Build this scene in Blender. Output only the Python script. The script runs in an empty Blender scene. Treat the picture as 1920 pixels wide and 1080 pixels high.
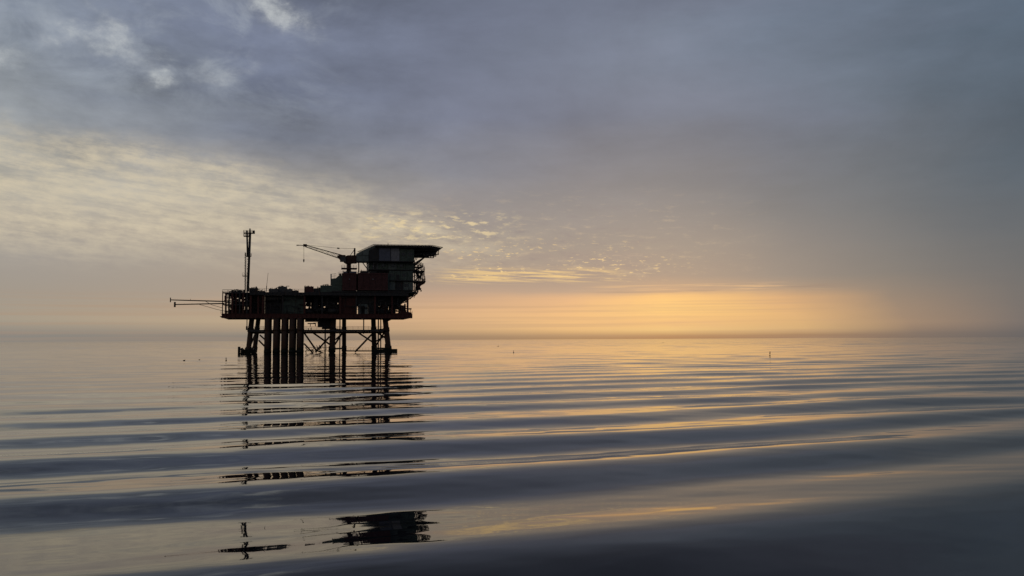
import bpy, math, random
import numpy as np
from mathutils import Vector, Matrix, Euler

R = math.radians
random.seed(7)
rng = np.random.default_rng(11)
S = bpy.context.scene
COL = S.collection

# ------------------------------------------------------------------ camera
CAM_H = 4.3
FPX = 1598.0                       # focal length in pixels of the 1920 px wide photograph
cam_d = bpy.data.cameras.new('camera')
cam = bpy.data.objects.new('camera', cam_d)
COL.objects.link(cam)
cam_d.sensor_width = 36.0
cam_d.lens = FPX / 1920 * 36
cam_d.clip_start = 0.1
cam_d.clip_end = 200000
PITCH, ROLL = 3.46, -0.27
CAM_M = Matrix.Rotation(R(90 + PITCH), 4, 'X') @ Matrix.Rotation(R(ROLL), 4, 'Z')
cam.matrix_world = Matrix.Translation((0, 0, CAM_H)) @ CAM_M
S.camera = cam

# ------------------------------------------------------------------ world: overcast dusk sky
W = bpy.data.worlds.new('World')
S.world = W
W.use_nodes = True
NT = W.node_tree
NT.nodes.clear()

SUN_EL, SUN_AZ = 6.0, 10.5         # degrees; azimuth clockwise from +Y


def lin(c):
    return tuple(((v / 255) / 12.92 if v / 255 <= 0.04045 else ((v / 255 + 0.055) / 1.055) ** 2.4) for v in c)


class N:
    """one float socket with arithmetic"""
    nt = None

    def __init__(s, sock):
        s.s = sock

    @staticmethod
    def m(op, a, b=None, c=None, clamp=False):
        n = N.nt.nodes.new('ShaderNodeMath')
        n.operation = op
        n.use_clamp = clamp
        for i, v in enumerate((a, b, c)):
            if v is None:
                continue
            if isinstance(v, N):
                N.nt.links.new(v.s, n.inputs[i])
            else:
                n.inputs[i].default_value = v
        return N(n.outputs[0])

    def __add__(s, o): return N.m('ADD', s, o)
    def __radd__(s, o): return N.m('ADD', o, s)
    def __sub__(s, o): return N.m('SUBTRACT', s, o)
    def __rsub__(s, o): return N.m('SUBTRACT', o, s)
    def __mul__(s, o): return N.m('MULTIPLY', s, o)
    def __rmul__(s, o): return N.m('MULTIPLY', o, s)
    def __truediv__(s, o): return N.m('DIVIDE', s, o)
    def __rtruediv__(s, o): return N.m('DIVIDE', o, s)
    def __pow__(s, o): return N.m('POWER', s, o)
    def max(s, o): return N.m('MAXIMUM', s, o)
    def min(s, o): return N.m('MINIMUM', s, o)


def step(x, a, b):
    """smoothstep of x from a (0) to b (1); a, b floats or N"""
    n = N.nt.nodes.new('ShaderNodeMapRange')
    n.interpolation_type = 'SMOOTHSTEP'
    for i, v in ((0, x), (1, a), (2, b)):
        if isinstance(v, N):
            N.nt.links.new(v.s, n.inputs[i])
        else:
            n.inputs[i].default_value = v
    return N(n.outputs[0])


def vec(x, y, z=0.0):
    n = N.nt.nodes.new('ShaderNodeCombineXYZ')
    for i, v in enumerate((x, y, z)):
        if isinstance(v, N):
            N.nt.links.new(v.s, n.inputs[i])
        else:
            n.inputs[i].default_value = v
    return n.outputs[0]


def noise(v, scale, detail=4.0, rough=0.55, dist=0.0, color=False):
    n = N.nt.nodes.new('ShaderNodeTexNoise')
    n.inputs['Scale'].default_value = scale
    n.inputs['Detail'].default_value = detail
    n.inputs['Roughness'].default_value = rough
    n.inputs['Distortion'].default_value = dist
    N.nt.links.new(v, n.inputs['Vector'])
    return n.outputs['Color'] if color else N(n.outputs[0])


def mixc(f, a, b, mode='MIX'):
    n = N.nt.nodes.new('ShaderNodeMix')
    n.data_type = 'RGBA'
    n.blend_type = mode
    n.clamp_factor = True
    for i, v in ((0, f), (6, a), (7, b)):
        if isinstance(v, N):
            N.nt.links.new(v.s, n.inputs[i])
        elif isinstance(v, (int, float)):
            n.inputs[i].default_value = v
        elif isinstance(v, tuple):
            n.inputs[i].default_value = (*v, 1)
        else:
            N.nt.links.new(v, n.inputs[i])
    return n.outputs[2]


def ramp(fac, stops):
    n = N.nt.nodes.new('ShaderNodeValToRGB')
    cr = n.color_ramp
    cr.interpolation = 'LINEAR'
    while len(cr.elements) > 1:
        cr.elements.remove(cr.elements[-1])
    for i, (p, c) in enumerate(stops):
        e = cr.elements[0] if i == 0 else cr.elements.new(p)
        e.position = p
        e.color = (*lin(c), 1)
    N.nt.links.new(fac.s, n.inputs[0])
    return n.outputs[0]


def build_sky():
    N.nt = NT
    tc = NT.nodes.new('ShaderNodeTexCoord')
    sx = NT.nodes.new('ShaderNodeSeparateXYZ')
    NT.links.new(tc.outputs['Generated'], sx.inputs[0])
    x, y, z = (N(o) for o in sx.outputs)
    az = N.m('ARCTAN2', x, y) * (180 / math.pi)
    el = N.m('ARCSINE', z) * (180 / math.pi)
    el = el.max(0.0)
    zz = z.max(0.0) + 0.05
    plane = vec(x / zz, y / zz, 0.0)                       # the cloud deck seen in perspective
    ang = vec(az * 0.10, el * 0.28, 3.0)
    big = noise(plane, 0.55, 5, 0.55)
    med = noise(ang, 1.0, 6, 0.6)
    # wobble of all the cloud edges, growing with height
    wob = (noise(vec(az * 0.09, el * 0.5, 9.0), 1.0, 5, 0.6) - 0.5) * (0.15 + el * 0.16)
    ev = (el + wob).max(0.0)
    fac = N.m('POWER', ev / 45.0, 0.5)                     # square root: room for the thin layers low down

    def col(stops):
        return ramp(fac, [((e / 45) ** 0.5, c) for e, c in stops])
    up = [(24, (102, 110, 129)), (32, (72, 80, 99)), (45, (52, 59, 76))]
    far = col([(0, (88, 88, 92)), (4, (92, 93, 98)), (12, (88, 94, 106)), (24, (80, 87, 102)), (45, (58, 65, 82))])
    cols = [
        (-80, far),
        (-31, col([(0, (136, 134, 128)), (0.5, (139, 136, 130)), (1.4, (168, 157, 140)), (3, (164, 154, 142)), (5, (163, 156, 149)), (7, (170, 162, 152)), (9, (176, 171, 160)), (11, (172, 171, 166)), (13.5, (152, 157, 162)), (17, (131, 139, 150)), (20, (130, 139, 154))] + up)),
        (-17, col([(0, (134, 129, 122)), (0.3, (138, 131, 122)), (1.3, (188, 166, 138)), (3, (172, 156, 140)), (5, (168, 156, 144)), (7, (178, 166, 151)), (9.5, (172, 166, 156)), (11.5, (146, 146, 150)), (13, (124, 130, 144)), (16, (112, 120, 140)), (20, (115, 123, 144))] + up)),
        (-4, col([(0, (148, 124, 104)), (0.25, (158, 134, 110)), (0.8, (208, 172, 132)), (2, (214, 174, 136)), (3, (186, 158, 138)), (3.8, (166, 148, 136)), (6, (160, 149, 139)), (8, (152, 145, 142)), (11, (128, 130, 140)), (15, (112, 119, 139)), (20, (113, 121, 142))] + up)),
        (4, col([(0, (158, 126, 98)), (0.22, (168, 136, 104)), (0.7, (222, 180, 128)), (1.6, (228, 182, 131)), (2.7, (220, 174, 133)), (3.2, (172, 150, 136)), (4.2, (152, 138, 133)), (6, (148, 140, 136)), (9, (134, 133, 138)), (15, (112, 120, 140)), (20, (114, 123, 143))] + up)),
        (10.5, col([(0, (158, 120, 92)), (0.2, (168, 130, 98)), (0.6, (224, 187, 128)), (1.1, (226, 181, 126)), (2.0, (244, 199, 125)), (2.8, (236, 187, 124)), (3.15, (182, 152, 130)), (4.2, (148, 136, 131)), (6, (140, 135, 134)), (10, (121, 124, 133)), (15, (111, 120, 139)), (20, (116, 126, 145))] + up)),
        (18.6, col([(0, (140, 114, 98)), (0.2, (150, 122, 100)), (0.6, (200, 166, 122)), (1.6, (212, 170, 122)), (2.6, (204, 162, 122)), (3.1, (160, 140, 126)), (4.0, (132, 128, 128)), (8, (112, 117, 125)), (14, (104, 114, 132)), (20, (108, 121, 140))] + up)),
        (24.8, col([(0, (112, 104, 100)), (0.3, (120, 110, 104)), (1, (150, 130, 114)), (2.2, (140, 126, 116)), (4, (118, 118, 119)), (8, (104, 111, 119)), (14, (95, 107, 122)), (20, (101, 114, 132))] + up)),
        (31, col([(0, (94, 96, 100)), (0.3, (98, 99, 102)), (1, (112, 109, 109)), (2.5, (108, 108, 110)), (5, (99, 104, 110)), (10, (86, 99, 112)), (20, (90, 105, 122))] + up)),
        (80, far),
    ]
    azw = az + (noise(vec(az * 0.06, el * 0.25, 21.0), 1.0, 4, 0.6) - 0.5) * (1.5 + el * 0.9)
    azw = azw + step(az, 13.0, 19.0) * step(az, 34.0, 26.0) * (el.min(4.0) - 1.4) * 0.5
    c = cols[0][1]
    for (a0, _), (a1, nx) in zip(cols, cols[1:]):
        k = ((azw - a0) / (a1 - a0)).max(0.0).min(1.0)
        c = mixc(k, c, nx)

    # soft billows of the cloud deck overhead
    hi = step(el, 4.0, 14.0)
    lump = noise(vec(az * 0.075, el * 0.15, 40.0), 1.0, 8, 0.6, 0.3)
    shade = 1.0 + ((big - 0.5) * 0.35 + (med - 0.5) * 0.36 + (lump - 0.5) * 0.55) * hi * (1.1 + step(az, 2.0, -18.0) * 1.5)
    sh = NT.nodes.new('ShaderNodeVectorMath')
    sh.operation = 'SCALE'
    NT.links.new(c, sh.inputs[0])
    NT.links.new(shade.s, sh.inputs[3])
    c = sh.outputs[0]

    # thin places in the deck, upper left: paler billows and a few bright gaps
    m = step(az, -9.0, -15.0) * step(el, 12.5, 17.5)
    bil = noise(vec(az * 0.2, el * 0.32, 5.3), 1.0, 8, 0.64, 0.4)
    c = mixc(m * step(bil, 0.44, 0.70) * 0.5, c, lin((168, 176, 186)))
    gw = NT.nodes.new('ShaderNodeSeparateColor')
    NT.links.new(noise(vec(az * 0.22, el * 0.34, 17.0), 1.0, 5, 0.62, color=True), gw.inputs[0])
    ax, ey = az + (N(gw.outputs[0]) - 0.5) * 9.0, el + (N(gw.outputs[1]) - 0.5) * 6.0

    def puff(a0, e0, wa, we, k):
        u, v = (ax - a0) / wa, (ey - e0) / we
        return N.m('EXPONENT', (u * u + v * v) * -1.0) * k
    gap = puff(-15.6, 20.3, 2.0, 1.2, 1.15) + puff(-26.0, 18.2, 2.0, 1.2, 0.95) + puff(-23.0, 16.6, 1.2, 0.8, 0.9) + puff(-31.0, 16.4, 2.2, 1.0, 0.8) + puff(-19.0, 17.0, 1.4, 0.7, 0.5)
    gn = noise(vec(az * 0.5, el * 0.7, 1.7), 1.0, 8, 0.7)
    c = mixc(step(gap * (gn * 2.6 - 0.5), 0.0, 1.4) * 0.72, c, lin((204, 208, 208)))

    # sheet of thin lit cloud low on the left, upper edge falling to the right
    edge = 12.6 - (az + 31.0) * 0.10 - step(az, -17.0, 0.0) * 2.9
    en = (noise(vec(az * 0.12, el * 0.2, 13.0), 1.0, 5, 0.6) - 0.5) * 6.0
    band = step(el + en, edge + 1.3, edge - 1.6) * step(el + en * 0.25, 3.6, 7.4) * step(az, 6.0, -7.0)
    sy = el + az * 0.10
    streak = noise(vec(az * 0.15, sy * 1.25, 2.0), 1.0, 7, 0.66)
    curd = noise(vec(az * 0.62, el * 1.55 + az * 0.12, 6.0), 1.0, 7, 0.66)
    lit = step(streak * 0.5 + curd * 0.5, 0.37, 0.64)
    c = mixc(band * (lit * 0.66 + 0.08), c, lin((218, 204, 176)))
    c = mixc(band * step(streak, 0.50, 0.32) * 0.22, c, lin((150, 146, 142)))

    mot = noise(vec(az * 0.62, el * 2.3 + az * 0.08, 71.0), 1.0, 7, 0.68)
    mm = step(az, -20.0, -6.0) * step(az, 20.0, 6.0) * step(el, 3.6, 4.6) * step(el, 11.0, 7.0)
    c = mixc(mm * step(mot, 0.52, 0.70) * 0.34, c, lin((206, 184, 154)))
    c = mixc(mm * step(mot, 0.48, 0.3) * 0.4, c, lin((128, 120, 128)))
    # bright broken flecks along the low edge of the sheet, centre
    sy2 = el + az * 0.05
    fl = noise(vec(az * 1.9, sy2 * 6.5, 8.0), 1.0, 4, 0.6)
    fm = step(az, -7.0, -3.0) * step(az, 15.0, 4.0) * step(el, 3.5, 4.3) * step(el, 7.4, 5.2)
    patch = step(noise(vec(az * 0.16, el * 0.9, 51.0), 1.0, 4, 0.6), 0.44, 0.58)
    c = mixc(fm * step(noise(vec(az * 0.2, el * 0.8, 60.0), 1.0, 5, 0.6), 0.5, 0.66) * 0.35, c, lin((140, 128, 132)))
    c = mixc(fm * patch * step(fl, 0.56, 0.66) * 0.95, c, lin((236, 204, 148)))
    f2 = noise(vec(az * 0.26, sy2 * 7.0, 4.0), 1.0, 6, 0.66)
    fm2 = step(az, -6.0, -3.0) * step(az, 9.0, 4.0) * step(el, 3.6, 4.1) * step(el, 5.0, 4.4)
    c = mixc(fm2 * step(f2, 0.42, 0.60) * 0.85, c, lin((236, 200, 138)))
    f3 = noise(vec(az * 1.0, el * 3.0, 14.0), 1.0, 4, 0.6)
    fm3 = step(az, -12.0, -8.0) * step(az, 2.0, -3.0) * step(el, 6.2, 7.0) * step(el, 9.0, 7.8)
    c = mixc(fm3 * step(f3, 0.50, 0.66) * 0.75, c, lin((232, 210, 164)))
    wv = noise(vec(az * 0.11, el * 5.0, 33.0), 1.0, 5, 0.6)
    wm = step(az, 3.0, 9.0) * step(az, 23.0, 18.0) * step(el, 2.9, 3.2) * step(el, 3.7, 3.4)
    c = mixc(wm * step(wv, 0.50, 0.62) * 0.6, c, lin((226, 184, 136)))
    c = mixc(wm * step(wv, 0.46, 0.36) * 0.6, c, lin((134, 120, 116)))
    gl = noise(vec(az * 0.10, el * 0.55, 44.0), 1.0, 6, 0.6)
    c = mixc(step(az, 23.0, 17.0) * step(az, -30.0, -12.0) * step(el, 3.4, 2.6) * step(el, 0.2, 0.9) * step(gl, 0.46, 0.64) * 0.30, c, lin((206, 166, 134)))
    # thin horizontal veils across the low glow
    veil = noise(vec(az * 0.035, el * 2.6, 30.0), 1.0, 4, 0.55)
    c = mixc(step(az, 24.0, 18.0) * step(el, 3.3, 2.4) * step(veil, 0.44, 0.64) * 0.34, c, lin((176, 146, 122)))

    # the clear sky behind it all
    sky = NT.nodes.new('ShaderNodeTexSky')
    sky.sky_type = 'NISHITA'
    sky.sun_disc = False
    sky.sun_elevation = R(SUN_EL)
    sky.sun_rotation = R(SUN_AZ)
    sky.air_density = 1.0
    sky.dust_density = 2.0
    b1 = NT.nodes.new('ShaderNodeBackground')
    b1.inputs[1].default_value = 0.05
    NT.links.new(sky.outputs[0], b1.inputs[0])
    b2 = NT.nodes.new('ShaderNodeBackground')
    b2.inputs[1].default_value = 1.0
    NT.links.new(c, b2.inputs[0])
    mx = NT.nodes.new('ShaderNodeMixShader')
    mx.inputs[0].default_value = 0.95                      # cloud cover
    NT.links.new(b1.outputs[0], mx.inputs[1])
    NT.links.new(b2.outputs[0], mx.inputs[2])
    out = NT.nodes.new('ShaderNodeOutputWorld')
    NT.links.new(mx.outputs[0], out.inputs[0])


build_sky()

# the sun is veiled by the cloud bank: very weak, wide and warm
sd = bpy.data.lights.new('sun', 'SUN')
sd.energy = 0.012
sd.angle = R(60)
sd.color = (1.0, 0.72, 0.42)
so = bpy.data.objects.new('sun', sd)
COL.objects.link(so)
so.rotation_euler = Euler((R(90 - SUN_EL), 0, R(180 - SUN_AZ)), 'XYZ')
so.rotation_euler = (Vector((math.sin(R(SUN_AZ)) * math.cos(R(SUN_EL)), math.cos(R(SUN_AZ)) * math.cos(R(SUN_EL)), math.sin(R(SUN_EL))))).to_track_quat('Z', 'Y').to_euler()

S.view_settings.view_transform = 'Standard'
S.view_settings.look = 'None'
S.view_settings.gamma = 1.0
S.view_settings.exposure = 0.0
S.view_settings.use_curve_mapping = False

# ------------------------------------------------------------------ materials


def mat(name, base, rough=0.6, metal=0.0, rust=0.0, scale=1.2, var=0.25, spec=0.3, tide=False):
    m = bpy.data.materials.new(name)
    m.use_nodes = True
    nt = m.node_tree
    N.nt = nt
    bs = nt.nodes['Principled BSDF']
    tc = nt.nodes.new('ShaderNodeTexCoord')
    o = tc.outputs['Object']
    n1 = noise(o, scale, 6, 0.6)
    n2 = noise(o, scale * 6, 3, 0.6)
    dk = tuple(v * (1 - var) for v in base)
    lt = tuple(min(1, v * (1 + var)) for v in base)
    c = mixc(step(n1 * 0.7 + n2 * 0.3, 0.35, 0.65), dk, lt)
    if rust > 0:
        mp = nt.nodes.new('ShaderNodeMapping')
        mp.inputs['Scale'].default_value = (1.4, 1.4, 0.35)
        nt.links.new(o, mp.inputs[0])
        n3 = noise(mp.outputs[0], scale * 1.5, 7, 0.68)
        c = mixc(step(n3, 0.62 - 0.25 * rust, 0.75 - 0.2 * rust), c, (0.085, 0.035, 0.016))
    if tide:                                              # weed and mussels up to the high water mark
        sz = nt.nodes.new('ShaderNodeSeparateXYZ')
        nt.links.new(o, sz.inputs[0])
        c = mixc(step(N(sz.outputs[2]) + (n1 - 0.5) * 2.4, 2.2, 1.4), c, (0.014, 0.016, 0.010))
    nt.links.new(c, bs.inputs['Base Color'])
    bs.inputs['Roughness'].default_value = rough
    bs.inputs['Metallic'].default_value = metal
    bs.inputs['Specular IOR Level'].default_value = spec
    bp = nt.nodes.new('ShaderNodeBump')
    bp.inputs['Strength'].default_value = 0.25
    bp.inputs['Distance'].default_value = 0.02
    nt.links.new(n2.s, bp.inputs['Height'])
    nt.links.new(bp.outputs[0], bs.inputs['Normal'])
    return m


M = {
    'jacket': mat('jacket_steel', (0.065, 0.04, 0.03), 0.75, rust=0.7, tide=True),
    'red': mat('red_oxide_paint', (0.09, 0.026, 0.02), 0.6, rust=0.4),
    'cabin': mat('red_cabin_paint', (0.10, 0.035, 0.032), 0.55, rust=0.15),
    'steel': mat('dark_steel', (0.045, 0.042, 0.042), 0.6, rust=0.35),
    'green': mat('green_wall_paint', (0.10, 0.125, 0.10), 0.6, rust=0.15),
    'teal': mat('grey_green_paint', (0.17, 0.19, 0.17), 0.6, rust=0.1),
    'blue': mat('slate_blue_paint', (0.15, 0.155, 0.20), 0.5, rust=0.1),
    'pale': mat('pale_grey_paint', (0.28, 0.27, 0.285), 0.5, rust=0.1),
    'grey': mat('mid_grey_paint', (0.11, 0.105, 0.10), 0.6, rust=0.25),
    'crane': mat('crane_paint', (0.06, 0.024, 0.016), 0.55, rust=0.3),
    'yellow': mat('ochre_paint', (0.28, 0.15, 0.03), 0.55, rust=0.3),
    'glass': mat('dark_window_glass', (0.02, 0.022, 0.025), 0.08, spec=0.6),
    'net': mat('netting_grey', (0.10, 0.10, 0.10), 0.8),
    'float': mat('dark_plumage', (0.03, 0.028, 0.026), 0.8),
    'rubber': mat('black_rubber', (0.02, 0.02, 0.02), 0.8),
}

# ------------------------------------------------------------------ mesh builder


class MB:
    def __init__(s):
        s.v, s.f, s.sm = [], [], []

    def add(s, vs, fs, smooth=False):
        k = len(s.v)
        s.v += [tuple(p) for p in vs]
        s.f += [tuple(i + k for i in f) for f in fs]
        s.sm += [smooth] * len(fs)
        return s

    def box(s, x0, x1, y0, y1, z0, z1):
        x0, x1 = sorted((x0, x1)); y0, y1 = sorted((y0, y1)); z0, z1 = sorted((z0, z1))
        return s.add([(x0, y0, z0), (x1, y0, z0), (x1, y1, z0), (x0, y1, z0), (x0, y0, z1), (x1, y0, z1), (x1, y1, z1), (x0, y1, z1)],
                     [(3, 2, 1, 0), (4, 5, 6, 7), (0, 1, 5, 4), (1, 2, 6, 5), (2, 3, 7, 6), (3, 0, 4, 7)])

    def tube(s, p, q, r, seg=8, r2=None):
        p, q = Vector(p), Vector(q)
        d = (q - p)
        if d.length < 1e-6:
            return s
        d.normalize()
        a = d.orthogonal().normalized()
        b = d.cross(a)
        r2 = r if r2 is None else r2
        vs = []
        for c, rr in ((p, r), (q, r2)):
            for i in range(seg):
                t = 2 * math.pi * i / seg
                vs.append(c + (a * math.cos(t) + b * math.sin(t)) * rr)
        k = len(s.v)
        s.add(vs, [(i, (i + 1) % seg, seg + (i + 1) % seg, seg + i) for i in range(seg)], smooth=seg >= 8)
        s.f += [tuple(k + i for i in reversed(range(seg))), tuple(k + seg + i for i in range(seg))]
        s.sm += [False, False]
        return s

    def bar(s, p, q, w, h=None):
        """rectangular bar from p to q, w wide, h high"""
        p, q = Vector(p), Vector(q)
        h = w if h is None else h
        d = (q - p).normalized()
        up = Vector((0, 0, 1)) if abs(d.z) < 0.95 else Vector((0, 1, 0))
        a = d.cross(up).normalized() * (w / 2)
        b = a.normalized().cross(d) * (h / 2)
        vs = [p - a - b, p + a - b, p + a + b, p - a + b, q - a - b, q + a - b, q + a + b, q - a + b]
        return s.add(vs, [(3, 2, 1, 0), (4, 5, 6, 7), (0, 1, 5, 4), (1, 2, 6, 5), (2, 3, 7, 6), (3, 0, 4, 7)])

    def prism(s, poly, y0, y1):
        """poly in (x, z), extruded along y"""
        n = len(poly)
        vs = [(x, y0, z) for x, z in poly] + [(x, y1, z) for x, z in poly]
        return s.add(vs, [tuple(range(n)), tuple(reversed(range(n, 2 * n)))] + [(i, n + i, n + (i + 1) % n, (i + 1) % n) for i in range(n)])

    def slab(s, poly, z0, z1):
        """poly in (x, y), extruded along z"""
        n = len(poly)
        vs = [(x, y, z0) for x, y in poly] + [(x, y, z1) for x, y in poly]
        return s.add(vs, [tuple(reversed(range(n))), tuple(range(n, 2 * n))] + [(i, (i + 1) % n, n + (i + 1) % n, n + i) for i in range(n)])

    def ball(s, c, rx, ry, rz, nu=8, nv=5):
        vs = [(c[0], c[1], c[2] - rz)]
        for j in range(1, nv):
            t = -math.pi / 2 + math.pi * j / nv
            for i in range(nu):
                u = 2 * math.pi * i / nu
                vs.append((c[0] + rx * math.cos(t) * math.cos(u), c[1] + ry * math.cos(t) * math.sin(u), c[2] + rz * math.sin(t)))
        vs.append((c[0], c[1], c[2] + rz))
        fs = [(0, 1 + (i + 1) % nu, 1 + i) for i in range(nu)]
        for j in range(nv - 2):
            for i in range(nu):
                a, b = 1 + j * nu + i, 1 + j * nu + (i + 1) % nu
                fs.append((a, b, b + nu, a + nu))
        t = len(vs) - 1
        fs += [(t, t - nu + i, t - nu + (i + 1) % nu) for i in range(nu)]
        return s.add(vs, fs, True)

    def rail(s, p, q, h=1.1, n=None, r=0.045, bars=2):
        p, q = Vector(p), Vector(q)
        n = n or max(1, round((q - p).length / 1.8))
        for i in range(n + 1):
            c = p.lerp(q, i / n)
            s.tube(c, c + Vector((0, 0, h)), r, 4)
        for j in range(bars):
            z = Vector((0, 0, h * (1 - j / bars)))
            s.tube(p + z, q + z, r, 4)
        return s

    def truss(s, p, q, w, h, n, rc=0.09, rb=0.05, taper=1.0):
        """four chord lattice girder from p to q"""
        p, q = Vector(p), Vector(q)
        d = (q - p).normalized()
        up = Vector((0, 0, 1)) if abs(d.z) < 0.9 else Vector((0, 1, 0))
        a = d.cross(up).normalized()
        b = a.cross(d)
        ring = []
        for i in range(n + 1):
            t = i / n
            k = 1 + (taper - 1) * t
            c = p.lerp(q, t)
            ring.append([c + a * (sx * w / 2 * k) + b * (sz * h / 2 * k) for sx, sz in ((-1, -1), (1, -1), (1, 1), (-1, 1))])
        for i in range(n):
            for j in range(4):
                s.tube(ring[i][j], ring[i + 1][j], rc, 5)
                a0, b0 = (j, (j + 1) % 4) if i % 2 == 0 else ((j + 1) % 4, j)
                s.tube(ring[i][a0], ring[i + 1][b0], rb, 4)
        for i in range(n + 1):
            for j in range(4):
                s.tube(ring[i][j], ring[i][(j + 1) % 4], rb, 4)
        return s

    def build(s, name, m, parent=None, kind=None, label=None):
        me = bpy.data.meshes.new(name)
        me.from_pydata(s.v, [], s.f)
        me.polygons.foreach_set('use_smooth', s.sm)
        me.materials.append(m)
        me.update()
        o = bpy.data.objects.new(name, me)
        COL.objects.link(o)
        o.parent = parent
        if kind:
            o['kind'] = kind
        if label:
            o['label'] = label
        return o


YAW = 13.5
# the platform's own frame: origin at the water, x along its front face, y away from the viewer
ORG = Vector(((595 - 960) / FPX * 288.0, 288.0, 0.0))
ROOT_M = Matrix.Translation(ORG) @ Matrix.Rotation(R(YAW), 4, 'Z')
RINV = ROOT_M.inverted()


def ray(px, py):
    d = Vector(((px - 960) / FPX, (540 - py) / FPX, -1.0))
    return (CAM_M.to_3x3() @ d)


CAM_L = RINV @ Vector((0, 0, CAM_H))


def P(px, py, d=0.0):
    """point of the platform frame seen at photograph position px, py, at depth d behind the front face"""
    r = RINV.to_3x3() @ ray(px, py)
    t = (d - CAM_L.y) / r.y
    return CAM_L + r * t


def PH(px, py, z):
    """the same on the level z"""
    r = RINV.to_3x3() @ ray(px, py)
    return CAM_L + r * ((z - CAM_L.z) / r.z)


def PW(px, py):
    """world point of the water at px, py"""
    r = ray(px, py)
    return Vector((0, 0, CAM_H)) + r * (-CAM_H / r.z)


def empty(name, label, cat, at=(0, 0, 0), group=None, platform=True):
    o = bpy.data.objects.new(name, None)
    COL.objects.link(o)
    o.empty_display_size = 1
    if platform:
        o.matrix_world = ROOT_M @ Matrix.Translation(at)
    else:
        o.location = at
    o['label'] = label
    o['category'] = cat
    if group:
        o['group'] = group
    return o


class Part(MB):
    """mesh in platform coordinates, stored relative to a thing's base"""

    def __init__(s, base=(0, 0, 0)):
        super().__init__()
        s.base = Vector(base)

    def build(s, *a, **k):
        s.v = [tuple(Vector(p) - s.base) for p in s.v]
        return super().build(*a, **k)

    def pbox(s, px0, px1, py0, py1, d0, d1):
        a, b = P(px0, py0, d0), P(px1, py1, d0)
        return s.box(a.x, b.x, d0, d1, a.z, b.z)


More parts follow.
